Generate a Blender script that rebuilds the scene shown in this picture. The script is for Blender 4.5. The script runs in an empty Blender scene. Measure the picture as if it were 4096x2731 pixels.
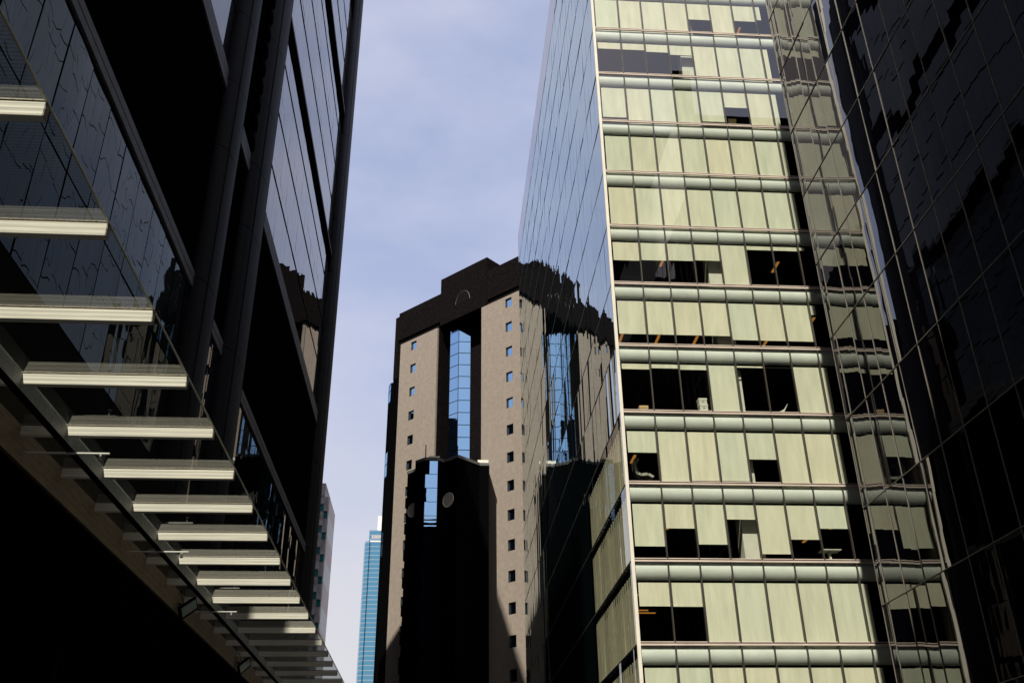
import bpy, math, random
from mathutils import Vector, Matrix
random.seed(7)
S = bpy.context.scene
COL = S.collection

# ------------------------------------------------------------------ camera
RC = ((0.9973454, 0.02276549, 0.06916566), (-0.07169738, 0.47287468, 0.87820785), (-0.01271385, -0.88083555, 0.47325161))
cd = bpy.data.cameras.new("camera"); cam = bpy.data.objects.new("camera", cd); COL.objects.link(cam)
cd.sensor_width = 36.0; cd.sensor_fit = 'HORIZONTAL'; cd.lens = 36.0 * 3834 / 4096
cd.clip_start = 0.1; cd.clip_end = 6000
cam.matrix_world = Matrix(((RC[0][0], -RC[0][1], -RC[0][2], 0), (RC[1][0], -RC[1][1], -RC[1][2], 0), (RC[2][0], -RC[2][1], -RC[2][2], 1.6), (0, 0, 0, 1)))
S.camera = cam

# ------------------------------------------------------------------ sun, sky, exposure
SUN_EL = 52.0; SUN_AZ = 201.4          # azimuth clockwise from +Y (the street axis)
ca, sa = math.cos(math.radians(SUN_AZ)), math.sin(math.radians(SUN_AZ))
ce, se = math.cos(math.radians(SUN_EL)), math.sin(math.radians(SUN_EL))
to_sun = Vector((sa * ce, ca * ce, se))
sl = bpy.data.lights.new("sun", 'SUN'); sl.energy = 5.0; sl.angle = math.radians(0.5); sl.color = (1.0, 0.94, 0.82)
so = bpy.data.objects.new("sun", sl); COL.objects.link(so); so.rotation_euler = (-to_sun).to_track_quat('-Z', 'Y').to_euler(); so.location = (0, 0, 150)
W = bpy.data.worlds.new("World"); S.world = W; W.use_nodes = True
nt = W.node_tree; nt.nodes.clear()
def N(t, k, **kw):
    n = t.nodes.new(k)
    for a, b in kw.items(): setattr(n, a, b)
    return n
sky = N(nt, 'ShaderNodeTexSky'); sky.sky_type = 'NISHITA'; sky.sun_disc = False
sky.sun_elevation = math.radians(SUN_EL); sky.sun_rotation = math.radians(SUN_AZ)
sky.air_density = 1.0; sky.dust_density = 1.6; sky.ozone_density = 1.5
tc = N(nt, 'ShaderNodeTexCoord'); mp = N(nt, 'ShaderNodeMapping'); mp.inputs['Scale'].default_value = (1.0, 1.0, 2.2)
nz = N(nt, 'ShaderNodeTexNoise'); nz.inputs['Scale'].default_value = 3.0; nz.inputs['Detail'].default_value = 5; nz.inputs['Roughness'].default_value = 0.55
cr = N(nt, 'ShaderNodeValToRGB'); cr.color_ramp.elements[0].position = 0.34; cr.color_ramp.elements[0].color = (0.22,) * 3 + (1,); cr.color_ramp.elements[1].position = 0.72; cr.color_ramp.elements[1].color = (1.0,) * 3 + (1,)
L = nt.links.new
haze = N(nt, 'ShaderNodeMix', data_type='RGBA'); haze.inputs[0].default_value = 0.55; haze.inputs[7].default_value = (2.6, 2.95, 4.5, 1)
mx = N(nt, 'ShaderNodeMix', data_type='RGBA'); mx.inputs[7].default_value = (3.5, 3.6, 4.4, 1)
sx = N(nt, 'ShaderNodeSeparateXYZ'); hr = N(nt, 'ShaderNodeMapRange'); hr.inputs[1].default_value = 0.05; hr.inputs[2].default_value = 0.52; hr.inputs[3].default_value = 0.85; hr.inputs[4].default_value = 0.0; hr.interpolation_type = 'SMOOTHSTEP'
hz = N(nt, 'ShaderNodeMix', data_type='RGBA'); hz.inputs[7].default_value = (4.25, 4.1, 4.0, 1)
bg = N(nt, 'ShaderNodeBackground'); bg.inputs['Strength'].default_value = 0.15
wo = N(nt, 'ShaderNodeOutputWorld')
L(tc.outputs['Generated'], mp.inputs['Vector']); L(mp.outputs[0], nz.inputs['Vector']); L(nz.outputs['Fac'], cr.inputs[0])
L(sky.outputs[0], haze.inputs[6]); L(cr.outputs[0], mx.inputs[0]); L(haze.outputs[2], mx.inputs[6])
L(tc.outputs['Generated'], sx.inputs[0]); L(sx.outputs['Z'], hr.inputs[0]); L(hr.outputs[0], hz.inputs[0]); sd = N(nt, 'ShaderNodeVectorMath', operation='DOT_PRODUCT'); sd.inputs[1].default_value = to_sun; L(tc.outputs['Generated'], sd.inputs[0])
sr = N(nt, 'ShaderNodeMapRange', interpolation_type='SMOOTHSTEP'); sr.inputs[1].default_value = 0.84; sr.inputs[2].default_value = 1.0; sr.inputs[3].default_value = 0.0; sr.inputs[4].default_value = 0.7; L(sd.outputs['Value'], sr.inputs[0])
au = N(nt, 'ShaderNodeMix', data_type='RGBA'); au.inputs[7].default_value = (6.4, 5.3, 4.9, 1); L(sr.outputs[0], au.inputs[0]); L(mx.outputs[2], au.inputs[6]); L(au.outputs[2], hz.inputs[6])
zr = N(nt, 'ShaderNodeMapRange', interpolation_type='SMOOTHSTEP'); zr.inputs[1].default_value = 0.74; zr.inputs[2].default_value = 1.0; zr.inputs[3].default_value = 1.0; zr.inputs[4].default_value = 0.35
zs = N(nt, 'ShaderNodeVectorMath', operation='SCALE'); L(sx.outputs['Z'], zr.inputs[0]); L(hz.outputs[2], zs.inputs[0]); L(zr.outputs[0], zs.inputs['Scale'])
L(zs.outputs[0], bg.inputs['Color']); L(bg.outputs[0], wo.inputs[0])
S.view_settings.view_transform = 'Standard'; S.view_settings.look = 'None'; S.view_settings.exposure = 0.3; S.view_settings.gamma = 1.0
S.render.engine = 'CYCLES'
cy = S.cycles
cy.max_bounces = 14; cy.glossy_bounces = 7; cy.transparent_max_bounces = 24; cy.transmission_bounces = 8; cy.diffuse_bounces = 3
cy.use_denoising = True; cy.blur_glossy = 0.6; cy.sample_clamp_indirect = 6.0

# ------------------------------------------------------------------ materials
def newmat(name):
    m = bpy.data.materials.new(name); m.use_nodes = True; m.node_tree.nodes.clear()
    return m, m.node_tree
def noise_on(t, p, col, amount, scale, detail=4):
    """small natural colour variation of a surface, in object space"""
    c = N(t, 'ShaderNodeTexCoord'); n = N(t, 'ShaderNodeTexNoise'); n.inputs['Scale'].default_value = scale; n.inputs['Detail'].default_value = detail
    r = N(t, 'ShaderNodeMapRange'); r.inputs[1].default_value = 0.3; r.inputs[2].default_value = 0.7; r.inputs[3].default_value = 1 - amount; r.inputs[4].default_value = 1 + amount
    v = N(t, 'ShaderNodeVectorMath', operation='SCALE'); v.inputs[0].default_value = col[:3]
    t.links.new(c.outputs['Object'], n.inputs['Vector']); t.links.new(n.outputs['Fac'], r.inputs[0]); t.links.new(r.outputs[0], v.inputs['Scale'])
    t.links.new(v.outputs[0], p.inputs['Base Color'])
    return c, n
def plain(name, col, rough=0.7, var=0.12, scale=3.0, metal=0.0, spec=0.5, bump=0.0):
    m, t = newmat(name); p = N(t, 'ShaderNodeBsdfPrincipled'); o = N(t, 'ShaderNodeOutputMaterial')
    p.inputs['Base Color'].default_value = (*col, 1); p.inputs['Roughness'].default_value = rough; p.inputs['Metallic'].default_value = metal
    p.inputs['Specular IOR Level'].default_value = spec
    if var:
        c, n = noise_on(t, p, col, var, scale)
        if bump:
            b = N(t, 'ShaderNodeBump'); b.inputs['Strength'].default_value = bump; b.inputs['Distance'].default_value = 0.02
            t.links.new(n.outputs['Fac'], b.inputs['Height']); t.links.new(b.outputs[0], p.inputs['Normal'])
    t.links.new(p.outputs[0], o.inputs[0]); return m
def schlick(t, r0, norm=None):
    ge = N(t, 'ShaderNodeNewGeometry'); dt = N(t, 'ShaderNodeVectorMath', operation='DOT_PRODUCT'); t.links.new(norm or ge.outputs['Normal'], dt.inputs[0]); t.links.new(ge.outputs['Incoming'], dt.inputs[1])
    ab = N(t, 'ShaderNodeMath', operation='ABSOLUTE'); t.links.new(dt.outputs['Value'], ab.inputs[0])
    om = N(t, 'ShaderNodeMath', operation='SUBTRACT', use_clamp=True); om.inputs[0].default_value = 1.0; t.links.new(ab.outputs[0], om.inputs[1])
    pw = N(t, 'ShaderNodeMath', operation='POWER'); pw.inputs[1].default_value = 5.0; t.links.new(om.outputs[0], pw.inputs[0])
    f = N(t, 'ShaderNodeMath', operation='MULTIPLY_ADD'); f.inputs[1].default_value = 1 - r0; f.inputs[2].default_value = r0; t.links.new(pw.outputs[0], f.inputs[0])
    return f.outputs[0]
def mirror(name, col, r0, rough=0.0, wav=0.0, wscale=(0.7, 0.7, 0.25), refl=(1, 1, 1)):
    """coated façade glass: dark body, Fresnel reflection (tinted by refl), slow waves in the pane"""
    m, t = newmat(name); o = N(t, 'ShaderNodeOutputMaterial')
    df = N(t, 'ShaderNodeBsdfDiffuse'); df.inputs[0].default_value = (*col, 1)
    gl = N(t, 'ShaderNodeBsdfGlossy'); gl.inputs['Roughness'].default_value = rough; gl.inputs[0].default_value = (*refl, 1)
    mxs = N(t, 'ShaderNodeMixShader'); t.links.new(schlick(t, r0), mxs.inputs[0]); t.links.new(df.outputs[0], mxs.inputs[1]); t.links.new(gl.outputs[0], mxs.inputs[2])
    if wav:
        c = N(t, 'ShaderNodeTexCoord'); mp = N(t, 'ShaderNodeMapping'); mp.inputs['Scale'].default_value = wscale
        n = N(t, 'ShaderNodeTexNoise'); n.inputs['Scale'].default_value = 1.0; n.inputs['Detail'].default_value = 1.5
        b = N(t, 'ShaderNodeBump'); b.inputs['Strength'].default_value = 1.0; b.inputs['Distance'].default_value = wav
        t.links.new(c.outputs['Object'], mp.inputs[0]); t.links.new(mp.outputs[0], n.inputs['Vector']); t.links.new(n.outputs['Fac'], b.inputs['Height']); t.links.new(b.outputs[0], gl.inputs['Normal'])
    t.links.new(mxs.outputs[0], o.inputs[0]); return m
def clear(name, tint, r0, frit=None):
    """see-through pane: tinted transmission plus Fresnel reflection; frit = (spacing, share) prints fine ceramic lines"""
    m, t = newmat(name); o = N(t, 'ShaderNodeOutputMaterial')
    tr = N(t, 'ShaderNodeBsdfTransparent'); tr.inputs[0].default_value = (*tint, 1)
    gl = N(t, 'ShaderNodeBsdfGlossy'); gl.inputs['Roughness'].default_value = 0.0
    mxs = N(t, 'ShaderNodeMixShader'); t.links.new(schlick(t, r0), mxs.inputs[0]); t.links.new(tr.outputs[0], mxs.inputs[1]); t.links.new(gl.outputs[0], mxs.inputs[2])
    out = mxs
    if frit:
        c = N(t, 'ShaderNodeTexCoord'); sp = N(t, 'ShaderNodeSeparateXYZ'); t.links.new(c.outputs['Object'], sp.inputs[0])
        d = N(t, 'ShaderNodeMath', operation='MULTIPLY'); d.inputs[1].default_value = 2 * math.pi / frit[0]
        fr = N(t, 'ShaderNodeMath', operation='SINE'); lt = N(t, 'ShaderNodeMath', operation='MULTIPLY_ADD'); lt.inputs[1].default_value = frit[1]; lt.inputs[2].default_value = frit[1]
        t.links.new(sp.outputs['Y'], d.inputs[0]); t.links.new(d.outputs[0], fr.inputs[0]); t.links.new(fr.outputs[0], lt.inputs[0])
        df = N(t, 'ShaderNodeBsdfDiffuse'); df.inputs[0].default_value = (0.02, 0.02, 0.02, 1)
        m2 = N(t, 'ShaderNodeMixShader'); t.links.new(lt.outputs[0], m2.inputs[0]); t.links.new(mxs.outputs[0], m2.inputs[1]); t.links.new(df.outputs[0], m2.inputs[2]); out = m2
    t.links.new(out.outputs[0], o.inputs[0]); return m
def emis(name, col, st):
    m, t = newmat(name); e = N(t, 'ShaderNodeEmission'); e.inputs[0].default_value = (*col, 1); e.inputs[1].default_value = st
    o = N(t, 'ShaderNodeOutputMaterial'); t.links.new(e.outputs[0], o.inputs[0]); return m
def banded(name, cols, axis, period, share, rough=0.7, metal=0.0, offset=0.0, wob=0.0):
    """two flat colours laid in courses along one object axis (boards, courses, floor lines)"""
    m, t = newmat(name); p = N(t, 'ShaderNodeBsdfPrincipled'); o = N(t, 'ShaderNodeOutputMaterial'); p.inputs['Roughness'].default_value = rough; p.inputs['Metallic'].default_value = metal
    c = N(t, 'ShaderNodeTexCoord'); sp = N(t, 'ShaderNodeSeparateXYZ'); t.links.new(c.outputs['Object'], sp.inputs[0])
    src = sp.outputs[axis]
    ad = N(t, 'ShaderNodeMath', operation='ADD'); ad.inputs[1].default_value = offset; t.links.new(src, ad.inputs[0])
    d = N(t, 'ShaderNodeMath', operation='DIVIDE'); d.inputs[1].default_value = period; t.links.new(ad.outputs[0], d.inputs[0])
    fr = N(t, 'ShaderNodeMath', operation='FRACT'); t.links.new(d.outputs[0], fr.inputs[0])
    lt = N(t, 'ShaderNodeMath', operation='LESS_THAN'); lt.inputs[1].default_value = share; t.links.new(fr.outputs[0], lt.inputs[0])
    n = N(t, 'ShaderNodeTexNoise'); n.inputs['Scale'].default_value = 2.0; n.inputs['Detail'].default_value = 6
    mp = N(t, 'ShaderNodeMapping'); mp.inputs['Scale'].default_value = (0.6, 2, 14) if wob else (0.3, 0.3, 0.3)
    t.links.new(c.outputs['Object'], mp.inputs[0]); t.links.new(mp.outputs[0], n.inputs['Vector'])
    r = N(t, 'ShaderNodeMapRange'); r.inputs[1].default_value = 0.3; r.inputs[2].default_value = 0.7; r.inputs[3].default_value = 1 - max(wob, .06); r.inputs[4].default_value = 1 + max(wob, .06)
    t.links.new(n.outputs['Fac'], r.inputs[0])
    mxc = N(t, 'ShaderNodeMix', data_type='RGBA'); mxc.inputs[6].default_value = (*cols[0], 1); mxc.inputs[7].default_value = (*cols[1], 1)
    t.links.new(lt.outputs[0], mxc.inputs[0]); v = N(t, 'ShaderNodeVectorMath', operation='SCALE'); t.links.new(mxc.outputs[2], v.inputs[0]); t.links.new(r.outputs[0], v.inputs['Scale'])
    t.links.new(v.outputs[0], p.inputs['Base Color']); t.links.new(p.outputs[0], o.inputs[0]); return m

M = {}
M['asphalt'] = plain('asphalt', (0.024, 0.024, 0.026), 0.9, 0.2, 0.8)
M['side_glass'] = mirror('curtain_glass', (0.006, 0.012, 0.014), 0.40, refl=(0.92, 1.0, 1.0))
M['side_top'] = mirror('parapet_glass', (0.16, 0.14, 0.19), 0.09, 0.05)
M['front_glass'] = clear('office_glass', (0.94, 0.955, 0.90), 0.17)
M['blind'] = plain('blind_fabric', (0.76, 0.75, 0.60), 0.9, 0.05, 1.3, spec=0.1)
def blind_mat():
    m, t = newmat('blind_fabric'); p = N(t, 'ShaderNodeBsdfPrincipled'); o = N(t, 'ShaderNodeOutputMaterial'); p.inputs['Roughness'].default_value = 0.9; p.inputs['Specular IOR Level'].default_value = 0.05
    c = N(t, 'ShaderNodeTexCoord'); oi = N(t, 'ShaderNodeObjectInfo'); mp = N(t, 'ShaderNodeMapping'); mp.inputs['Scale'].default_value = (2.2, 1, 0.35); n = N(t, 'ShaderNodeTexNoise'); n.inputs['Scale'].default_value = 1.6; n.inputs['Detail'].default_value = 4
    t.links.new(c.outputs['Object'], mp.inputs[0]); t.links.new(mp.outputs[0], n.inputs['Vector'])
    r1 = N(t, 'ShaderNodeMapRange'); r1.inputs[1].default_value = .3; r1.inputs[2].default_value = .7; r1.inputs[3].default_value = .9; r1.inputs[4].default_value = 1.06; t.links.new(n.outputs['Fac'], r1.inputs[0])
    mc = N(t, 'ShaderNodeMix', data_type='RGBA'); mc.inputs[6].default_value = (0.80, 0.775, 0.62, 1); mc.inputs[7].default_value = (0.73, 0.765, 0.64, 1); t.links.new(oi.outputs['Random'], mc.inputs[0])
    v = N(t, 'ShaderNodeVectorMath', operation='SCALE'); t.links.new(mc.outputs[2], v.inputs[0]); t.links.new(r1.outputs[0], v.inputs['Scale']); t.links.new(v.outputs[0], p.inputs['Base Color'])
    b = N(t, 'ShaderNodeBump'); b.inputs['Strength'].default_value = 0.5; b.inputs['Distance'].default_value = 0.03; t.links.new(n.outputs['Fac'], b.inputs['Height']); t.links.new(b.outputs[0], p.inputs['Normal'])
    t.links.new(p.outputs[0], o.inputs[0]); return m
M['blind'] = blind_mat()
M['bulkhead'] = plain('bulkhead_paint', (0.78, 0.83, 0.79), 0.6, 0.06, 1.2, spec=0.2)
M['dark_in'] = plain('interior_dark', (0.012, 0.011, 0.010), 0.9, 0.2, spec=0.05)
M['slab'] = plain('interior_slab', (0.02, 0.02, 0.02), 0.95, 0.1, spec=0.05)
M['white_in'] = plain('interior_white', (0.72, 0.72, 0.64), 0.8, 0.05, spec=0.2)
M['transom'] = plain('transom_metal', (0.60, 0.50, 0.42), 0.45, 0.12, 1.0, spec=0.5)
M['mullion'] = plain('mullion_metal', (0.04, 0.034, 0.028), 0.45, 0.12, 1.5)
M['cream'] = plain('cream_metal', (0.72, 0.68, 0.58), 0.5, 0.06, 1.2)
M['lamp_in'] = emis('ceiling_tube', (1.0, 0.42, 0.08), 0.30)
M['stone_black'] = plain('black_granite', (0.0025, 0.0025, 0.003), 0.9, 0.3, 6.0, spec=0.0)
M['stone_col'] = plain('column_granite', (0.010, 0.0095, 0.0115), 0.6, 0.3, 14.0, spec=0.12)
M['ledge'] = plain('ledge_metal', (0.085, 0.08, 0.09), 0.6, 0.25, 2.0)
M['tower_glass'] = mirror('tower_glass', (0.003, 0.004, 0.006), 0.03)
M['podium_glass'] = mirror('podium_glass', (0.003, 0.005, 0.008), 0.06, 0.0, 0.010, (0.5, 0.55, 0.3))
M['d_glass'] = mirror('dark_glass', (0.002, 0.002, 0.004), 0.165, 0.0, 0.0045, (0.5, 0.5, 0.35))
M['d_bar'] = plain('bronze_bar', (0.15, 0.135, 0.115), 0.4, 0.1)
M['crown_ribs'] = banded('crown_ribs', ((0.82, 0.80, 0.76), (0.45, 0.43, 0.42)), 'Y', 0.72, 0.12)
M['curtain'] = plain('curtain_fabric', (0.60, 0.57, 0.42), 0.9, 0.1, 2.0, spec=0.05)
M['tan'] = plain('tan_panel', (0.295, 0.248, 0.212), 0.85, 0.10, 2.2, spec=0.2)
M['t_stone'] = plain('brown_black_granite', (0.0095, 0.0078, 0.0083), 0.9, 0.35, 3.0, spec=0.0)
M['t_glass'] = mirror('blue_glass', (0.004, 0.008, 0.02), 0.75, 0.0, 0.0015, (0.6, 0.6, 0.5), refl=(0.45, 0.72, 0.98))
M['t_frame'] = plain('window_frame', (0.02, 0.018, 0.018), 0.6)
M['vent'] = banded('vent_louvre', ((0.66, 0.62, 0.54), (0.36, 0.33, 0.28)), 'Z', 0.16, 0.4)
M['vent_rim'] = plain('vent_rim', (0.80, 0.76, 0.66), 0.6)
M['cap'] = plain('parapet_cap', (0.10, 0.098, 0.095), 0.6)
M['far_pink'] = banded('banded_wall', ((0.78, 0.77, 0.73), (0.66, 0.55, 0.51)), 'Z', 7.2, 0.52)
M['far_grey'] = plain('grey_blocks', (0.40, 0.37, 0.365), 0.85, 0.25, 0.9)
M['far_teal'] = mirror('teal_glass', (0.02, 0.16, 0.17), 0.09, 0.1)
M['blue_tower'] = banded('blue_curtain_wall', ((0.11, 0.31, 0.46), (0.50, 0.52, 0.50)), 'Z', 3.7, 0.13, 0.14, 0.7, wob=0.30)
M['white_wall'] = plain('white_wall', (0.8, 0.8, 0.78), 0.8, 0.04)
M['timber'] = banded('timber_face', ((0.86, 0.82, 0.70), (0.55, 0.51, 0.42)), 'Z', 0.0267, 0.14, 0.75, wob=0.16)
M['timber_dark'] = plain('timber_end', (0.34, 0.29, 0.22), 0.8, 0.5, 30)
M['fascia'] = banded('fascia_boards', ((0.30, 0.22, 0.13), (0.12, 0.08, 0.05)), 'Z', 0.125, 0.06, 0.8, wob=0.25)
M['steel'] = plain('grey_steel', (0.30, 0.31, 0.29), 0.55, 0.2, 9.0, metal=0.0)
M['canopy_glass'] = clear('canopy_glass', (0.84, 0.87, 0.85), 0.14, frit=(0.042, 0.15))
M['glass_edge'] = plain('glass_edge', (0.55, 0.54, 0.42), 0.4)
M['pipe'] = plain('white_pipe', (0.78, 0.76, 0.70), 0.5, 0.05)
M['card'] = plain('cardboard', (0.62, 0.45, 0.22), 0.9, 0.1)
M['chair_f'] = plain('chair_fabric', (0.42, 0.41, 0.36), 0.9, 0.1)
M['chair_y'] = plain('chair_shell', (0.72, 0.66, 0.40), 0.6, 0.05)
M['lamp_face'] = plain('lamp_lens', (0.30, 0.36, 0.35), 0.3, 0.15, 8)
M['black'] = plain('black_paint', (0.008, 0.008, 0.008), 0.8, spec=0.03)

# ------------------------------------------------------------------ mesh helpers
class MB:
    def __init__(s): s.v = []; s.f = []
    def quad(s, *p):
        i = len(s.v); s.v += [tuple(q) for q in p]; s.f.append(tuple(range(i, i + len(p)))); return s
    def box(s, x0, x1, y0, y1, z0, z1):
        return s.prism([(x0, y0), (x1, y0), (x1, y1), (x0, y1)], z0, z1)
    def prism(s, poly, z0, z1):
        i = len(s.v); n = len(poly)
        s.v += [(x, y, z0) for x, y in poly] + [(x, y, z1) for x, y in poly]
        s.f.append(tuple(i + k for k in reversed(range(n)))); s.f.append(tuple(i + n + k for k in range(n)))
        for k in range(n): s.f.append((i + k, i + (k + 1) % n, i + n + (k + 1) % n, i + n + k))
        return s
    def hexa(s, b, t):
        """8 corners: bottom loop b, top loop t (counter-clockwise from above)"""
        i = len(s.v); s.v += [tuple(q) for q in b] + [tuple(q) for q in t]
        s.f += [(i + 3, i + 2, i + 1, i), (i + 4, i + 5, i + 6, i + 7)] + [(i + k, i + (k + 1) % 4, i + 4 + (k + 1) % 4, i + 4 + k) for k in range(4)]
        return s
    def tube(s, a, b, r, n=10):
        a = Vector(a); b = Vector(b); d = (b - a).normalized(); u = d.orthogonal().normalized(); w = d.cross(u); i = len(s.v)
        for c in (a, b):
            for k in range(n):
                g = 2 * math.pi * k / n; s.v.append(tuple(c + r * (math.cos(g) * u + math.sin(g) * w)))
        s.f += [tuple(reversed(range(i, i + n))), tuple(range(i + n, i + 2 * n))]
        s.f += [(i + k, i + (k + 1) % n, i + n + (k + 1) % n, i + n + k) for k in range(n)]
        return s
    def build(s, name, mat, parent=None, smooth=False, bevel=0.0):
        me = bpy.data.meshes.new(name); me.from_pydata(s.v, [], s.f); me.update(); me.materials.append(M[mat])
        o = bpy.data.objects.new(name, me); COL.objects.link(o)
        if parent:
            o.parent = parent
            if parent.type == 'EMPTY': o.matrix_parent_inverse = Matrix.Translation(parent.location).inverted()
        if smooth:
            for p in me.polygons: p.use_smooth = True
        if bevel:
            b = o.modifiers.new('bevel', 'BEVEL'); b.width = bevel; b.segments = 2; b.limit_method = 'ANGLE'
        return o
def tag(o, label=None, cat=None, group=None, kind=None):
    for k, v in (('label', label), ('category', cat), ('group', group), ('kind', kind)):
        if v: o[k] = v
    return o
def thing(name, loc, label, cat, group=None):
    o = bpy.data.objects.new(name, None); COL.objects.link(o); o.location = loc; o.empty_display_size = 0.2
    return tag(o, label, cat, group)
def pane(mb, p, u, v, w, h, tilt=0.0, bow=0.0, inset=0.008, n=3):
    """one glass pane: origin p, unit vectors u (across) and v (up); slightly tilted and bowed like real glazing"""
    nrm = u.cross(v); a = random.gauss(0, tilt); b = random.gauss(0, tilt); c = random.gauss(0, bow); c2 = random.gauss(0, bow)
    i = len(mb.v); m = n + 1
    for r in range(m):
        for q in range(m):
            s, t = q / n, r / n
            off = (s - .5) * w * a + (t - .5) * h * b + c * (1 - (2 * s - 1) ** 2) + c2 * (1 - (2 * t - 1) ** 2)
            P = p + u * (inset + s * (w - 2 * inset)) + v * (inset + t * (h - 2 * inset)) + nrm * off
            mb.v.append(tuple(P))
    for r in range(n):
        for q in range(n): mb.f.append((i + r * m + q, i + r * m + q + 1, i + (r + 1) * m + q + 1, i + (r + 1) * m + q))
X, Y, Z = Vector((1, 0, 0)), Vector((0, 1, 0)), Vector((0, 0, 1))

# ------------------------------------------------------------------ ground
g = MB().quad((-3000, -3000, 0), (3000, -3000, 0), (3000, 3000, 0), (-3000, 3000, 0)).build('ground', 'asphalt'); tag(g, 'dark asphalt ground of the street and city blocks', 'ground', kind='structure')

# ------------------------------------------------------------------ pale green glass office tower (right)
XG, YG, ZF, FH, BW = 8.69, 42.63, 9.745, 3.70, 1.472
ROOF = ZF + 16 * FH
YB = 98.4
xb = [XG, XG + 1.65] + [XG + 1.65 + BW * i for i in range(1, 8)]
XR = 32.0
T1 = thing('glass_office_tower', (20, 70, 0), 'pale green glass office tower with roller blinds behind its sunlit front', 'office tower')
# core and slabs
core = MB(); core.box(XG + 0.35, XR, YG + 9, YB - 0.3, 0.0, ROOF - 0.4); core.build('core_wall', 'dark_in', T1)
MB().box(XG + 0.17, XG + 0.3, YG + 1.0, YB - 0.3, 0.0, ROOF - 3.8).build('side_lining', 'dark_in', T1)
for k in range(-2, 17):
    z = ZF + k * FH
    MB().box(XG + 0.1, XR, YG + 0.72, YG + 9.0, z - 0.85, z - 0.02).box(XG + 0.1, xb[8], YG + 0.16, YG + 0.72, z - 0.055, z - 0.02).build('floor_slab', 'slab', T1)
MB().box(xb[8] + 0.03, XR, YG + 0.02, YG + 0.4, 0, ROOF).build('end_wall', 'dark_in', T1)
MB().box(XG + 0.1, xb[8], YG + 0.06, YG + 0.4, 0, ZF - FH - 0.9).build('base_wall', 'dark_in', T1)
up = MB()
for k in range(11, 16):
    for b in range(8): pane(up, Vector((xb[b], YG, ZF + k * FH + 0.1)), X, Z, xb[b + 1] - xb[b], FH - 0.1, 0.002, 0.002)
up.build('upper_glazing', 'side_glass', T1)
# side façade towards the street
sg = MB(); sw = MB(); NP = 38; PW = (YB - YG) / NP
for k in range(-2, 15):
    for j in range(NP):
        tl = 0.0035
        pane(sw if (k < 3 and j < 8) else sg, Vector((XG, YG + (j + 1) * PW, ZF + k * FH + 0.05)), -Y, Z, PW, FH - 0.07, tl, 0.0028, 0.012)
sg.build('side_glazing', 'side_glass', T1); sw.build('side_window_glazing', 'front_glass', T1)
for k in range(-2, 3):
    cm = MB(); z0 = ZF + k * FH + 0.06; z1 = z0 + FH - 0.55; n = 8 * 24
    for i in range(n + 1):
        yy = YG + 0.28 + (8 * PW - 0.3) * i / n; am = 0.045 + 0.012 * math.sin(yy * 1.7 + k)
        for zz, q in ((z0, 1.0), (z1, 0.75)): cm.v.append((XG + 0.09 + q * am * math.sin(2 * math.pi * yy / 0.52 + 0.6 * math.sin(yy * 2.3)), yy, zz))
    for i in range(n): cm.f.append((2 * i, 2 * i + 1, 2 * i + 3, 2 * i + 2))
    cm.build('pleated_curtain', 'curtain', T1)
st = MB()
for j in range(NP): pane(st, Vector((XG, YG + (j + 1) * PW, ZF + 15 * FH + 0.05)), -Y, Z, PW, FH + 0.5, 0.003, 0.002, 0.012)
st.build('parapet_screen', 'side_top', T1)
for k in range(-2, 16):
    z = ZF + k * FH
    MB().box(XG - 0.014, XG + 0.05, YG + 0.05, YB, z - 0.022, z + 0.035).build('side_transom', 'mullion', T1)
MB().box(XG - 0.05, XG + 0.11, YG - 0.05, YG + 0.06, 0, ROOF + 0.5).build('corner_post', 'cream', T1)
# front: transoms, mullions, bulkheads
for k in range(-1, 12):
    z = ZF + k * FH
    MB().box(XG - 0.06, xb[8], YG - 0.045, YG + 0.035, z - 0.085, z - 0.005).box(XG - 0.06, xb[8], YG - 0.035, YG + 0.05, z + 0.045, z + 0.085).build('transom', 'transom', T1)
    MB().box(XG - 0.02, xb[8], YG - 0.015, YG + 0.04, z - 0.0, z + 0.04).build('transom_gap', 'black', T1)
for i in range(1, 9):
    MB().box(xb[i] - 0.03, xb[i] + 0.03, YG - 0.035, YG + 0.14, ZF - FH, ZF + 11 * FH).build('mullion', 'mullion', T1)
for k in range(-1, 11):
    z1 = ZF + (k + 1) * FH; mb = MB(); n = 14; pr = []
    for i in range(n + 1):
        a = math.radians(-32 + 76 * i / n); pr.append((YG + 0.045 + 0.66 * (1 - math.cos(a)), z1 - 0.062 - 0.66 * (math.sin(a) + math.sin(math.radians(32)))))
    i0 = len(mb.v)
    for (yy, zz) in pr: mb.v += [(XG + 0.14, yy, zz), (xb[8], yy, zz)]
    for i in range(n): mb.f.append((2 * i, 2 * i + 1, 2 * i + 3, 2 * i + 2)[::-1])
    mb.build('bulkhead', 'bulkhead', T1, smooth=True)
    MB().box(XG + 0.14, xb[8], YG + 0.30, YG + 0.58, z1 - 1.02, z1 - 0.855).build('blind_box', 'slab', T1)
BL = {10: (1, 1, 1, 1, .50, 1, .48, .42), 9: (.18, .18, .22, .28, 1, .985, 1, 1), 8: (.83, 1, 1, 1, .85, .42, 1, 1), 7: (1,) * 8, 6: (1,) * 8,
      5: (.42, .40, .39, .37, .985, .08, .08, .06), 4: (.72, .72, .72, .72, .80, .80, .80, .2), 3: (.10, .07, .09, 1, .02, 0, .93, 1),
      2: (.40, .93, .92, .92, .5, 1, 1, 1), 1: (.74, .42, .70, .25, .86, .60, .40, 0), 0: (.38, .385, 1, 1, 1, 1, 1, 1), -1: (1,) * 8}
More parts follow.
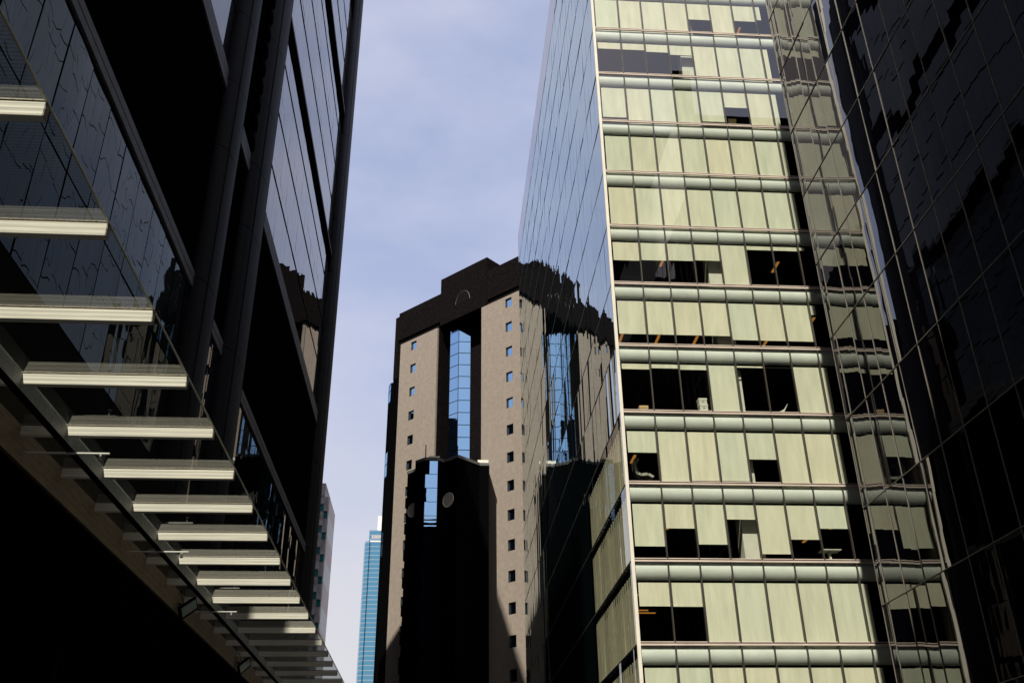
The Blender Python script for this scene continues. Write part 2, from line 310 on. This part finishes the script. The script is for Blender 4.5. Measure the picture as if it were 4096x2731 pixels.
for k in range(-1, 11):
    z0 = ZF + k * FH; z1 = z0 + FH
    for b in range(8):
        xa, xc = xb[b], xb[b + 1]
        pm = MB(); pane(pm, Vector((xa, YG, z0 + 0.09)), X, Z, xc - xa, FH - 0.18, 0.0012, 0.0012, 0.02, 2)
        w = pm.build('office_window', 'front_glass', T1)
        fr = BL[k][b]
        if fr > 0:
            top = z1 - 0.99; bot = top - fr * (top - z0 - 0.02); bm = MB(); n = 8; xl = xa + (0.24 if b == 0 else 0.03); xr = xc - 0.012 if b < 7 else xa + 0.42; i0 = 0  # last bay's blind cut narrow, its dark interior standing in for shadow
            ph = random.uniform(0, 6); am = 0.006
            for r in range(2):
                for q in range(n + 1): bm.v.append((xl + (xr - xl) * q / n, YG + 0.20 + am * math.sin(ph + q * 1.1) * (0.4 if r == 0 else 1), (top, bot)[r]))
            for q in range(n): bm.f.append((q, q + 1, n + 2 + q, n + 1 + q)[::-1])
            i = len(bm.v); bl = bm
            bl.box(xl, xr, YG + 0.19, YG + 0.21, bot - 0.035, bot + 0.0)
            bl.build('roller_blind', 'blind', w)
for k in range(-1, 11):
    z0 = ZF + k * FH
    MB().box(14.18, 15.16, YG + 0.60, YG + 1.5, z0, z0 + FH - 0.85).build('interior_column', 'white_in', T1)
def tubes(k, spots, along='y'):
    z = ZF + (k + 1) * FH - 0.85
    for (x, y) in spots:
        dx, dy = (0.07, 0.55) if along == 'y' else (0.7, 0.05)
        MB().box(x - dx, x + dx, y - dy, y + dy, z - 0.05, z - 0.004).build('ceiling_light', 'lamp_in', T1)
tubes(5, [(12.1, YG + 2.1), (16.6, YG + 2.3), (18.7, YG + 2.4), (16.9, YG + 5.5)])
tubes(4, [(9.9, YG + 4.5), (12.0, YG + 4.6), (14.2, YG + 4.6), (18.3, YG + 4.6), (20.1, YG + 2.2)])
tubes(2, [(10.3, YG + 2.3), (10.0, YG + 4.2), (16.5, YG + 3.4)])
tubes(1, [(13.6, YG + 3.0), (18.0, YG + 3.0), (20.0, YG + 3.6), (19.4, YG + 6.0)])
tubes(1, [(10.9, YG + 3.2), (10.9, YG + 4.4)], 'x'); tubes(0, [(10.0, YG + 3.0), (9.9, YG + 6.2), (10.4, YG + 6.8), (9.7, YG + 7.6)], 'x')
tubes(10, [(18.9, YG + 2.6)])

# things standing inside, close behind the glass
def floor_z(k): return ZF + k * FH
def carton(name, x, y, z, w, d, h, mat, label, cat, lidmat=None, group=None):
    t = thing(name, (x, y, z), label, cat, group)
    MB().box(x - w / 2, x + w / 2, y - d / 2, y + d / 2, z, z + h * 0.72).build('box_body', mat, t)
    MB().box(x - w / 2 - 0.015, x + w / 2 + 0.015, y - d / 2 - 0.015, y + d / 2 + 0.015, z + h * 0.72, z + h).build('box_lid', mat, t)
    MB().box(x - 0.05, x + 0.05, y - d / 2 - 0.019, y - d / 2 - 0.015, z + h * 0.40, z + h * 0.48).build('handle_hole', 'black', t)
    return t
carton('cardboard_box', 9.95, YG + 0.65, floor_z(3), 0.42, 0.36, 0.52, 'card', 'brown cardboard box standing behind the glass under a raised blind, by the tower corner', 'box')
carton('archive_box', 13.02, YG + 0.72, floor_z(3), 0.40, 0.36, 0.34, 'white_in', 'white archive box on the office floor, lowest of the stack of three', 'archive box', group='archive boxes stacked behind the glass')
carton('archive_box', 13.03, YG + 0.72, floor_z(3) + 0.34, 0.40, 0.36, 0.34, 'white_in', 'white archive box in the middle of the stack of three', 'archive box', group='archive boxes stacked behind the glass')
carton('archive_box', 13.01, YG + 0.72, floor_z(3) + 0.68, 0.40, 0.36, 0.34, 'white_in', 'white archive box on top of the stack of three', 'archive box', group='archive boxes stacked behind the glass')
def arc_strip(mb, pts, x0, x1, th):
    """a bent shell: pts = (y,z) profile, swept from x0 to x1"""
    for i in range(len(pts) - 1):
        (ya, za), (yb, zb) = pts[i], pts[i + 1]; d = Vector((yb - ya, zb - za)).normalized(); nx = (-d.y * th, d.x * th)
        mb.hexa([(x0, ya, za), (x1, ya, za), (x1, ya + nx[0], za + nx[1]), (x0, ya + nx[0], za + nx[1])], [(x0, yb, zb), (x1, yb, zb), (x1, yb + nx[0], zb + nx[1]), (x0, yb + nx[0], zb + nx[1])])
def office_chair(x, y, z, label, mat, group=None, s=1.0, rot=0.0):
    t = thing('office_chair', (x, y, z), label, 'chair', group)
    a = MB(); arc_strip(a, [(y + .24, z + .50), (y + .30, z + .75), (y + .29, z + 1.0), (y + .22, z + 1.22), (y + .16, z + 1.30)], x - .24 * s, x + .24 * s, .07)
    bk = a.build('backrest', mat, t)
    MB().box(x - .25, x + .25, y - .24, y + .24, z + .44, z + .53).build('seat', mat, t, bevel=0.03)
    MB().tube((x, y, z + .08), (x, y, z + .44), .03).build('gas_stem', 'black', t)
    b = MB()
    for i in range(5):
        g = i * 2 * math.pi / 5; b.tube((x, y, z + .09), (x + .3 * math.cos(g), y + .3 * math.sin(g), z + .05), .022)
    b.build('star_base', 'black', t)
    for q in (bk,): pass
    return t
# side-on grey chair in the corner window
def side_chair(x, y, z):
    t = thing('office_chair', (x, y, z), 'grey curved lounge chair seen side-on in the corner window under a half raised blind', 'chair')
    a = MB(); pr = [(-.22, 1.55), (-.42, 1.50), (-.50, 1.30), (-.46, 1.0), (-.38, .72), (-.15, .62), (.18, .66), (.42, .52)]
    for i in range(len(pr) - 1):
        (xa, za), (xc, zc) = pr[i], pr[i + 1]; d = Vector((xc - xa, zc - za)).normalized(); th = .13; nx = (d.y * -th, d.x * th)
        a.hexa([(x + xa, y - .25, z + za), (x + xc, y - .25, z + zc), (x + xc, y + .25, z + zc), (x + xa, y + .25, z + za)][::1],
               [(x + xa + nx[0], y - .25, z + za + nx[1]), (x + xc + nx[0], y - .25, z + zc + nx[1]), (x + xc + nx[0], y + .25, z + zc + nx[1]), (x + xa + nx[0], y + .25, z + za + nx[1])])
    a.build('chair_shell', 'chair_f', t)
    MB().tube((x, y, z + .06), (x, y, z + .66), .035).build('pedestal', 'black', t); MB().tube((x, y, z), (x, y, z + .05), .28, 20).build('base_plate', 'black', t)
side_chair(9.75, YG + 1.0, floor_z(2))
office_chair(16.30, YG + 0.85, floor_z(8) + 0.0, 'pale yellow chair behind a half raised blind, the left and higher one of two', 'chair_y', 'pale chairs on an upper office floor')
office_chair(16.95, YG + 0.75, floor_z(8) - 0.0, 'pale yellow chair behind a half raised blind, the right one of two near the mullion', 'chair_y', 'pale chairs on an upper office floor')
# white desk low on the right
t = thing('desk', (18.4, YG + 0.9, floor_z(1)), 'white single-leg office desk behind the glass, right side of a lower floor', 'desk')
MB().box(17.9, 18.85, YG + .6, YG + 1.2, floor_z(1) + .70, floor_z(1) + .74).build('tabletop', 'white_in', t)
MB().box(18.3, 18.4, YG + .8, YG + 1.0, floor_z(1) + .04, floor_z(1) + .70).build('leg', 'white_in', t); MB().box(18.1, 18.6, YG + .65, YG + 1.15, floor_z(1), floor_z(1) + .04).build('foot', 'white_in', t)
# papers / folded drawing by the right windows
t = thing('paper_roll', (16.9, YG + .6, floor_z(3)), 'white drawing sheet curling up to a point on the office floor by the right windows', 'paper sheet')
a = MB(); pr = [(16.35, .34), (16.6, .30), (16.9, .34), (17.15, .50), (17.35, .78)]; wd = [.26, .24, .2, .12, .02]
for i in range(4):
    a.hexa([(pr[i][0], YG + .5, floor_z(3) + pr[i][1] - wd[i]), (pr[i + 1][0], YG + .5, floor_z(3) + pr[i + 1][1] - wd[i + 1]), (pr[i + 1][0], YG + .56, floor_z(3) + pr[i + 1][1] - wd[i + 1]), (pr[i][0], YG + .56, floor_z(3) + pr[i][1] - wd[i])],
           [(pr[i][0], YG + .5, floor_z(3) + pr[i][1]), (pr[i + 1][0], YG + .5, floor_z(3) + pr[i + 1][1]), (pr[i + 1][0], YG + .56, floor_z(3) + pr[i + 1][1]), (pr[i][0], YG + .56, floor_z(3) + pr[i][1])])
a.build('curled_sheet', 'white_in', t); MB().box(16.3, 16.5, YG + .48, YG + .58, floor_z(3), floor_z(3) + .3).build('sheet_tray', 'white_in', t)

# ------------------------------------------------------------------ dark glass tower (far right, near)
XD, YD, HD = 16.0, 34.05, 47.8
T2 = thing('dark_glass_tower', (30, 0, 0), 'black mirror glass tower with thin bronze bars along the right edge', 'glass tower')
MB().box(XD + 0.06, 60, -60, YD - 0.02, 0, HD).build('body_wall', 'stone_black', T2)
MB().box(XD + 0.06, 60, -60, -5, HD, 80.5).build('unseen_rear_mass', 'stone_black', T2)  # unseen mass, added to darken reflections in the green tower front
MB().box(XD, XD + 1.3, YD - 0.5, YD, HD + 0.003, 51.9).build('shadow_fin', 'stone_black', T2)  # added out of view to raise the top of the cast shadow
MB().quad((XD, -5.0, 4), (XD, -60, 4), (XD, -60, 80.4), (XD, -5.0, 80.4)).build('sun_bounce_sheet', 'd_glass', T2)  # unseen mirror sheet added to bounce sun towards the canopy fascia
ys = [YD, YD - 0.5] + [YD - 0.5 - 1.475 * i for i in range(1, 19)]
dg = MB()
for k in range(-2, 11):
    z = 9.45 + 3.66 * k; zt = min(z + 3.66, HD)
    for j in range(len(ys) - 1): pane(dg, Vector((XD, ys[j], z)), -Y, Z, ys[j] - ys[j + 1], zt - z, 0.0022, 0.0035, 0.006)
dg.build('mirror_glazing', 'd_glass', T2)
MB().box(XD - 0.05, XD + 0.03, 4, YD - 0.3, 40.9, HD).build('crown_cladding', 'crown_ribs', T2)
for k in range(-1, 11):
    z = 9.45 + 3.66 * k
    MB().box(XD - 0.03, XD + 0.02, ys[-1], YD, z - 0.012, z + 0.012).build('transom', 'd_bar', T2)
for i, y in enumerate(ys[:-1]):
    w = 0.009 if i % 2 else 0.006
    MB().box(XD - 0.025, XD + 0.02, y - w, y + w, 2, HD).build('mullion', 'd_bar', T2)

# ------------------------------------------------------------------ black stone tower (left)
XL, Y0, Y1, HL = -10.2, 10.25, 75.4, 91.0
HN = 85.8
T3 = thing('black_stone_tower', (-25, 45, 0), 'black granite tower with round columns and sky reflecting glass on the left', 'office tower')
MB().box(-40, XL - 0.12, Y0, Y1, 0, HN).build('body_wall', 'stone_black', T3)
def strip(name, z0, z1, mat, ya=Y0, yb=Y1, x=XL, d=0.1): MB().box(x - d, x, ya, yb, z0, z1).build(name, mat, T3)
strip('stone_band', 22.45, 32.2, 'stone_black', x=XL + 0.02); strip('stone_band', 46.55, 48.1, 'stone_black', x=XL + 0.05); strip('stone_band', 61.95, 64.3, 'stone_black', x=XL + 0.05); strip('stone_band', 77.0, 79.4, 'stone_black', x=XL + 0.05); strip('stone_band', 85.0, 85.8, 'stone_black', x=XL + 0.05)
for z0, z1, p in ((21.75, 22.05, .10), (22.10, 22.42, .10), (32.2, 32.62, .12), (32.70, 33.28, .10), (48.12, 48.35, .10), (64.32, 64.6, .10), (79.42, 79.7, .10)): strip('ledge', z0, z1, 'ledge', x=XL + p)
strip('ledge', 13.7, 14.0, 'stone_black', x=XL + 0.12)
for z0, z1, mat, w, tl, bw in ((14.0, 21.75, 'podium_glass', 1.665, .0035, .006), (2.5, 13.7, 'podium_glass', 1.665, .003, .005), (33.3, 46.55, 'tower_glass', 1.2, .0018, .0012), (48.35, 61.95, 'tower_glass', 1.2, .0015, .001), (64.6, 77.0, 'tower_glass', 1.2, .0015, .001), (79.7, 85.0, 'tower_glass', 1.2, .0015, .001)):
    mb = MB(); nz_ = 2 if mat == 'podium_glass' else 3; hh = (z1 - z0) / nz_
    y = 21.23 - 6 * 1.665 if mat == 'podium_glass' else Y0
    ye = 56.0 if z0 > 90 else Y1
    while y < ye - 0.1:
        ww = min(w, ye - y)
        for r in range(nz_): pane(mb, Vector((XL, y, z0 + r * hh)), Y, Z, ww, hh, tl, bw, 0.006 if mat == 'tower_glass' else 0.035)
        y += w
    mb.build('glazing', mat, T3)
for z in (36.8, 40.7, 44.5, 52.2, 56.3, 60.3, 68.3, 72.2): MB().box(XL - .05, XL + .03, Y0, Y1, z - .05, z + .05).build('glazing_bar', 'black', T3)
def half_col(yc, a, p, name='column'):
    mb = MB(); n = 24; pts = [(XL + p * math.sin(math.pi * i / n) ** 0.8, yc - a * math.cos(math.pi * i / n)) for i in range(n + 1)]
    zs = [0, 13.9, 22.2, 29.0, 32.8, 37.0, 41.5, 46.6, 52.0, 57.3, 62.0, 68.0, 73.0, 78.5, 83.0, HN]
    for a0, b0 in zip(zs[:-1], zs[1:]): mb.prism([(x, y) for x, y in reversed(pts)], a0 + 0.02, b0 - 0.02)
    mb.build(name, 'stone_col', T3)
    MB().box(XL - 0.1, XL + p - 0.08, yc - a * .6, yc + a * .6, 0, HN).build('column_core', 'black', T3)
half_col(34.75, 1.35, 0.62); half_col(41.2, 1.85, 0.62); half_col(73.35, 2.05, 0.62)
for i in range(11):
    z = 33.55 + 1.27 * i
    MB().box(XL - 0.05, XL + 0.22, 35.9, 39.5, z, z + 0.55).build('louvre_blade', 'stone_black', T3)

# ------------------------------------------------------------------ tan and black tower (centre)
T4 = thing('tan_stone_tower', (5, 118, 0), 'tan and black stone tower with stepped dark crown and blue glass bays in the centre', 'tower')
FC = 114.4
def fp(x, d=0.0):   # point on the diagonal street face, d metres proud of it
    r = d / math.sqrt(2); return (x - r, FC - x - r)
L_, R_ = -7.1, 10.7
body = [fp(L_), fp(-.93), fp(-.93, -2.3), fp(4.83, -2.3), fp(4.83), fp(R_), (R_ + 17, FC - R_ + 17), (L_ + 17, FC - L_ + 17)]
MB().prism(body, 0, 66.35).build('body_wall', 't_stone', T4)
MB().prism([fp(L_ + .55, .22), fp(R_, .22), (R_ + 17, FC - R_ + 17), (L_ + 17, FC - L_ + 17)], 66.35, 70.8).build('parapet_wall', 't_stone', T4)
MB().prism([fp(-.59, .30), fp(5.54, .30), fp(5.54, -5.5), fp(-.59, -5.5)], 65.6, 73.0).build('crown', 't_stone', T4)
MB().prism([fp(L_ - .0, .15), fp(L_ + .55, .15), fp(L_ + .55, -4), fp(L_, -4)], 60.5, 70.35).build('corner_pier', 't_stone', T4)
MB().prism([fp(-7.1, .10), fp(-6.12, .10), fp(-6.12, -.5), fp(-7.1, -.5)], 0, 60.5).build('corner_strip', 'stone_black', T4)
# arch niche in the crown
mb = MB(); n = 20; pts = [(2.42 + 0.93 * math.cos(math.pi * i / n), 67.75 + 1.65 * math.sin(math.pi * i / n)) for i in range(n + 1)]
i0 = len(mb.v)
for (x, z) in pts: q = fp(x, .31); mb.v.append((q[0], q[1], z))
mb.f.append(tuple(reversed(range(i0, i0 + n + 1)))); mb.build('arch_panel', 'black', T4)
mb = MB(); 
for (x, z), (x2, z2) in zip(pts[:-1], pts[1:]):
    a, b = fp(x, .33), fp(x2, .33); mb.tube((a[0], a[1], z), (b[0], b[1], z2), 0.035, 6)
mb.build('arch_rim', 'cap', T4)
# tan panels with real window openings
DF = Vector((1, -1, 0)).normalized(); NF = Vector((-1, -1, 0)).normalized()
def tan_panel(x0, x1, xw, hw):
    def pr(a, b, z0, z1, mbx): mbx.prism([fp(a, .28), fp(b, .28), fp(b, .0), fp(a, .0)], z0, z1)
    mb = MB(); pr(x0, xw - hw, 0, 65.5, mb); pr(xw + hw, x1, 0, 65.5, mb)
    zt = 65.5
    for k in range(18):
        zc = 64.42 - 3.53 * k; pr(xw - hw, xw + hw, zc + .65, zt, mb); zt = zc - .65
    pr(xw - hw, xw + hw, 0, zt, mb)
    mb.build('tan_panel', 'tan', T4)
    for k in range(18):
        zc = 64.42 - 3.53 * k; f = MB()
        f.prism([fp(xw - hw, .20), fp(xw - hw + .06, .20), fp(xw - hw + .06, .02), fp(xw - hw, .02)], zc - .65, zc + .65)
        f.prism([fp(xw + hw - .06, .20), fp(xw + hw, .20), fp(xw + hw, .02), fp(xw + hw - .06, .02)], zc - .65, zc + .65)
        f.prism([fp(xw - hw + .06, .20), fp(xw + hw - .06, .20), fp(xw + hw - .06, .02), fp(xw - hw + .06, .02)], zc + .59, zc + .65)
        f.prism([fp(xw - hw + .06, .20), fp(xw + hw - .06, .20), fp(xw + hw - .06, .02), fp(xw - hw + .06, .02)], zc - .65, zc - .59)
        w = f.build('window', 't_frame', T4)
        gl = MB(); q = fp(xw - hw + .06, .06); pane(gl, Vector((q[0], q[1], zc - .59)), DF, Z, (2 * hw - .12) * math.sqrt(2), 1.18, .004, .001, 0.0, 1); gl.build('window_pane', 't_glass', w)
tan_panel(-6.09, -.93, -4.2, .38); tan_panel(4.83, 10.3, 8.15, .38)
# blue glass bay in the recess
BA, BB, BC = (0.63, 115.12), (1.79, 114.0), (3.41, 114.0)
MB().prism([(BA[0] + .06, BA[1] + .1), (BB[0] + .03, BB[1] + .06), (BC[0] - .02, BC[1] + .06), (BC[0] + .6, BC[1] + 2.2), (BA[0] + 1.2, BA[1] + 2.0)], 0, 66.3).build('bay_core', 't_frame', T4)
for a, b in ((BA, BB), (BB, BC)):
    mb = MB(); u = Vector((b[0] - a[0], b[1] - a[1], 0)); wd = u.length; u.normalize()
    for k in range(38): pane(mb, Vector((a[0], a[1], 66.3 - 1.735 * (k + 1))), u, Z, wd, 1.735, .0012, .0015, 0.05, 2)
    mb.build('bay_glazing', 't_glass', T4)
# lower front block
PB = [(-4.12, 108.08), (-3.15, 107.15), (-3.07, 104.6), (-1.96, 103.5), (-.54, 103.5), (.17, 104.15), (1.69, 102.53), (4.24, 104.94), (5.33, 104.97), (5.55, 109.4), (1.0, 113.6)]
MB().prism(PB, 0, 41.7).build('lower_block', 'stone_black', T4)
cx, cyy = sum(p[0] for p in PB) / len(PB), sum(p[1] for p in PB) / len(PB)
MB().prism([(x + (x - cx) * .02, y + (y - cyy) * .02) for x, y in PB], 41.7, 42.05).build('block_cap', 'cap', T4)
mb = MB(); a, b = Vector((-1.96, 103.46, 0)), Vector((-.54, 103.46, 0)); u = (b - a); wd = u.length; u.normalize()
for k in range(25): pane(mb, a + Z * (41.62 - 1.625 * (k + 1)), u, Z, wd, 1.625, .0012, .003, 0.03, 3)
mb.build('block_glazing', 't_glass', T4)
for xx, yy in ((-1.0, 104.5), (4.7, 105.5)): MB().box(xx - .62, xx + .62, yy - .3, yy + .3, 42.05, 42.5).build('roof_hatch', 'vent_rim', T4)
for xx, yy, hh in ((-1.98, 103.7, 1.6), (1.66, 102.8, 1.2)): MB().tube((xx, yy, 42.05), (xx, yy, 42.05 + hh), .06, 8).build('roof_post', 'black', T4)
for k in range(7): MB().box(-4.27, -4.0, 107.9, 108.6, 37.6 - 3.1 * k, 38.7 - 3.1 * k).build('window_hood', 't_stone', T4)
for (cx_, cy_) in ((0.735, 103.56), (-3.30, 107.32)):
    n = 32; mb = MB(); c = Vector((cx_, cy_, 37.0)) + NF * .06
    ring = [c + DF * .80 * math.cos(2 * math.pi * i / n) + Z * .80 * math.sin(2 * math.pi * i / n) for i in range(n)]
    i0 = len(mb.v); mb.v += [tuple(p) for p in ring] + [tuple(p - NF * .3) for p in ring]
    mb.f.append(tuple(range(n))); mb.f += [(i, n + i, n + (i + 1) % n, (i + 1) % n) for i in range(n)]
    v = mb.build('round_vent', 'vent', T4)
    rm = MB()
    for i in range(n): rm.tube(ring[i], ring[(i + 1) % n], .06, 6)
    rm.build('vent_rim', 'vent_rim', v)
# left side bay
MB().prism([(-5.4, 122.7), (-7.62, 123.9), (-7.95, 124.9), (-4.0, 128.9)], 0, 61.2).build('side_bay', 'stone_black', T4)
mb = MB(); a = Vector((-7.90, 124.75, 0)); b = Vector((-7.58, 123.72, 0)); u = b - a; wd = u.length; u.normalize()
for z0, hh in ((60.0, 1.0), (58.3, 1.6), (49.0, 1.7), (47.2, 1.7), (38.0, 1.5), (36.2, 1.7)): pane(mb, a + Z * z0, u, Z, wd, hh, .004, .002, 0.03, 2)
mb.build('side_bay_glazing', 't_glass', T4)

# ------------------------------------------------------------------ far banded building (between tower and sky)
T5 = thing('banded_building', (-24, 155, 0), 'brown and grey banded stone building with teal windows beside the black tower', 'building')
MB().box(-34, -18.15, 150.6, 160, 0, 53.4).build('side_wall', 'far_pink', T5)
MB().box(-34, -18.25, 150.0, 150.6, 0, 53.2).build('front_wall', 'far_grey', T5)
MB().box(-34, -18.9, 150.3, 158, 53.4, 55.6).build('roof_block', 'far_grey', T5)
for k in range(15):
    z = 51.0 - 3.5 * k
    for j in range(4):
        x = -18.5 - 0.75 * j - 0.0; zz = z + 1.15 * (j % 3) - 0.4
        MB().box(x - .36, x + .30, 149.90, 150.0, zz - .9, zz + .1).build('window', 'far_teal', T5)
        MB().box(x - .40, x + .34, 149.72, 150.0, zz + .14, zz + 1.1).build('stone_block', 'far_grey', T5)
MB().box(-40, -17.5, 101, 126, 0, 60).build('unseen_reflection_block', 't_stone', T5)  # separate unseen block, added to darken reflections in the tan tower windows

# ------------------------------------------------------------------ far blue tower
T6 = thing('blue_glass_tower', (-45, 815, 0), 'distant tall blue glass tower with stepped top beside the tan tower', 'skyscraper')
BX = 800.0
mb = MB()
poly = [(-64.8, 806), (-63.6, 801), (-60.2, 799.5), (-60.0, 800.6), (-59.2, 799.2), (-40, 799.2), (-40, 840), (-64.8, 840)]
mb.prism(poly, 0, 238.0); mb.build('glass_shaft', 'blue_tower', T6)
MB().box(-61.0, -40, 803, 838, 238.0, 248.6).build('upper_storeys', 'blue_tower', T6)
MB().box(-59.6, -40, 798.9, 799.2, 237.2, 238.4).build('roof_ledge', 'vent_rim', T6)
MB().box(-54.5, -42, 806, 830, 248.6, 262.0).build('white_penthouse', 'white_wall', T6)
MB().box(-59.0, -45, 802.9, 803.0, 241.5, 244.2).build('plant_grille', 'far_grey', T6)

# ------------------------------------------------------------------ unseen blocks are added further down to cast shade and fill reflections
# ------------------------------------------------------------------ canopy (left)
ZC, PX, XE, XS = 7.0, 1.664, -3.25, -5.25
T7 = thing('street_canopy', (-6.0, 20, 0), 'glass street canopy on timber beams with grey steel edge beam', 'canopy')
gl = MB(); 
gl.quad((-5.95, 3.0, ZC), (XE, 3.0, ZC), (XE, 44, ZC), (-5.95, 44, ZC)); gl.build('glass_roof', 'canopy_glass', T7)
MB().box(XE - .004, XE + .014, 3.0, 44, ZC - .008, ZC + .012).build('glass_edge', 'glass_edge', T7)
proto = None; pend = None
NB = 24
for i in range(NB):
    y = 6.13 + PX * (i - 1)
    if proto is None:
        mb = MB(); mb.box(-5.95, XE - .0, y, y + .085, ZC - .155, ZC - .012)
        proto = mb.build('timber_beam', 'timber', T7)
        b = proto.modifiers.new('bevel', 'BEVEL'); b.width = 0.006; b.segments = 2
        pend = MB().box(XE + .001, XE + .006, y + .004, y + .081, ZC - .151, ZC - .016).build('beam_end', 'timber_dark', proto)
        ptop = MB().box(-5.95, XE + .01, y - .004, y + .07, ZC + .0015, ZC + .012).build('clamp_strip', 'timber_dark', proto)
        base = y
    else:
        c = proto.copy(); COL.objects.link(c); c.parent = T7; c.matrix_parent_inverse = proto.matrix_parent_inverse; c.location = (random.uniform(-.012, .012), y - base + random.uniform(-.006, .006), random.uniform(-.004, .002))
        for ch in (pend, ptop):
            e = ch.copy(); COL.objects.link(e); e.parent = c; e.location = (0, 0, 0)
MB().box(XS - .05, XS + .0, 3.0, 44, 6.775, 6.985).build('steel_web', 'steel', T7)
MB().box(XS - .10, XS + .01, 3.0, 44, 6.760, 6.773).build('steel_flange', 'black', T7)
MB().box(-10.1, -5.96, 3.0, 44, ZC - .2, ZC + .14).box(-6.05, -5.96, 3.0, 44, ZC + .14, ZC + 1.9).build('solid_roof', 'black', T7)  # the upright strip is an upstand added to shade the inner beam ends
MB().box(-5.93, -5.87, 3.0, 44, 6.50, 6.985).build('fascia_board', 'fascia', T7)
for y in (12.0, 24.0, 36.0):
    MB().box(-9.2, -8.9, y - .15, y + .15, 0, 6.84).build('post', 'black', T7)
# sprinkler pipes under the glass
def pipe(y, x0, x1, z, label):
    t = thing('sprinkler_pipe', ((x0 + x1) / 2, y, z), label, 'pipe', 'sprinkler pipes under the canopy')
    MB().tube((x0, y, z), (x1, y, z), .017, 10).build('pipe_run', 'pipe', t)
    MB().tube((x1 - .12, y, z), (x1 - .12, y, z - .09), .014, 8).tube((x1 - .12, y, z - .09), (x1 - .12, y, z - .105), .03, 10).build('sprinkler_head', 'pipe', t)
    MB().tube((x0, y, z), (x0, y, ZC - .01), .012, 8).build('hanger_rod', 'pipe', t)
pipe(13.12, -5.95, -4.72, 6.71, 'white sprinkler pipe under the glass, nearest and longest of three')
pipe(18.11, -5.95, -4.72, 6.715, 'white sprinkler pipe crossing the steel beam, middle one of three')
pipe(23.11, -5.95, -4.72, 6.72, 'white sprinkler pipe at the shadow edge, farthest of three')
# flat lamps hung on the fascia
def flood(y, label):
    t = thing('flood_lamp', (-5.85, y, 6.5), label, 'lamp', 'flat lamps on the timber fascia')
    c = Vector((-5.62, y, 6.62)); u = Vector((.35, .72, .55)).normalized(); n = Vector((.75, -.62, -.30)); n = (n - n.dot(u) * u).normalized(); v = n.cross(u)
    def blk(hu, hv, t0, t1):
        b = [c + u * a * hu + v * bb * hv + n * t0 for a, bb in ((-1, -1), (1, -1), (1, 1), (-1, 1))]; tp = [p + n * (t1 - t0) for p in b]
        return MB().hexa(b, tp)
    blk(.30, .15, -.06, 0).build('lamp_housing', 'black', t); blk(.26, .10, 0, .008).build('lamp_lens', 'lamp_face', t)
    MB().tube(c - n * .05, (-5.87, y, 6.72), .02).build('bracket', 'black', t)
    cb = MB(); pts = [Vector((-5.86, y - .1, 6.9)), Vector((-5.80, y - .25, 7.0 - .06)), Vector((-5.74, y - .35, 6.86)), Vector((-5.68, y - .30, 6.66)), c - n * .05]
    for a, b in zip(pts[:-1], pts[1:]): cb.tube(a, b, .008, 6)
    cb.build('cable', 'black', t)
flood(22.3, 'flat grey lamp with a looped cable on the timber fascia, the nearer of two'); flood(29.6, 'flat grey lamp on the timber fascia in the shade, the farther of two')

# unseen block added behind the camera to shade the foot of the dark glass tower
T8 = thing('rear_shade_block', (-5, -43, 0), 'plain dark unseen block added behind the camera to shade the right hand tower', 'building')
MB().box(-13, -7.4, -52, -34, 0, 98).box(-7.4, -6.6, -52, -34, 0, 150).box(-6.6, 9, -52, -34, 0, 77.5).build('block_wall', 'stone_black', T8)
MB().box(-13.3, -7.4, -52.3, -33.7, 98, 99.0).build('roof_slab', 'ledge', T8)

T10 = thing('rear_left_shade_block', (-40, -30, 0), 'stepped dark unseen block added behind the camera to cut sky light, low in front and high at the back', 'building')  # unseen stepped mass added to hold sky light off the street
MB().box(-31, -14, -60, -2, 0, 29).box(-70, -33, -70, 2, 0, 90).build('block_wall', 'stone_black', T10)
MB().box(-31.2, -13.8, -60.2, -1.8, 29, 29.6).build('roof_edge', 'ledge', T10)
T9 = thing('unseen_dark_slab', (-60, 70, 0), 'tall dark slab added out of sight behind the black stone tower to darken reflections', 'tower')  # unseen slab added to darken what the dark glass tower mirrors
MB().box(-75, -45, 40, 97, 0, 190).build('slab_wall', 'stone_black', T9)
MB().box(-75.5, -44.6, 39.6, 97.4, 190, 191.5).build('roof_edge', 'ledge', T9)
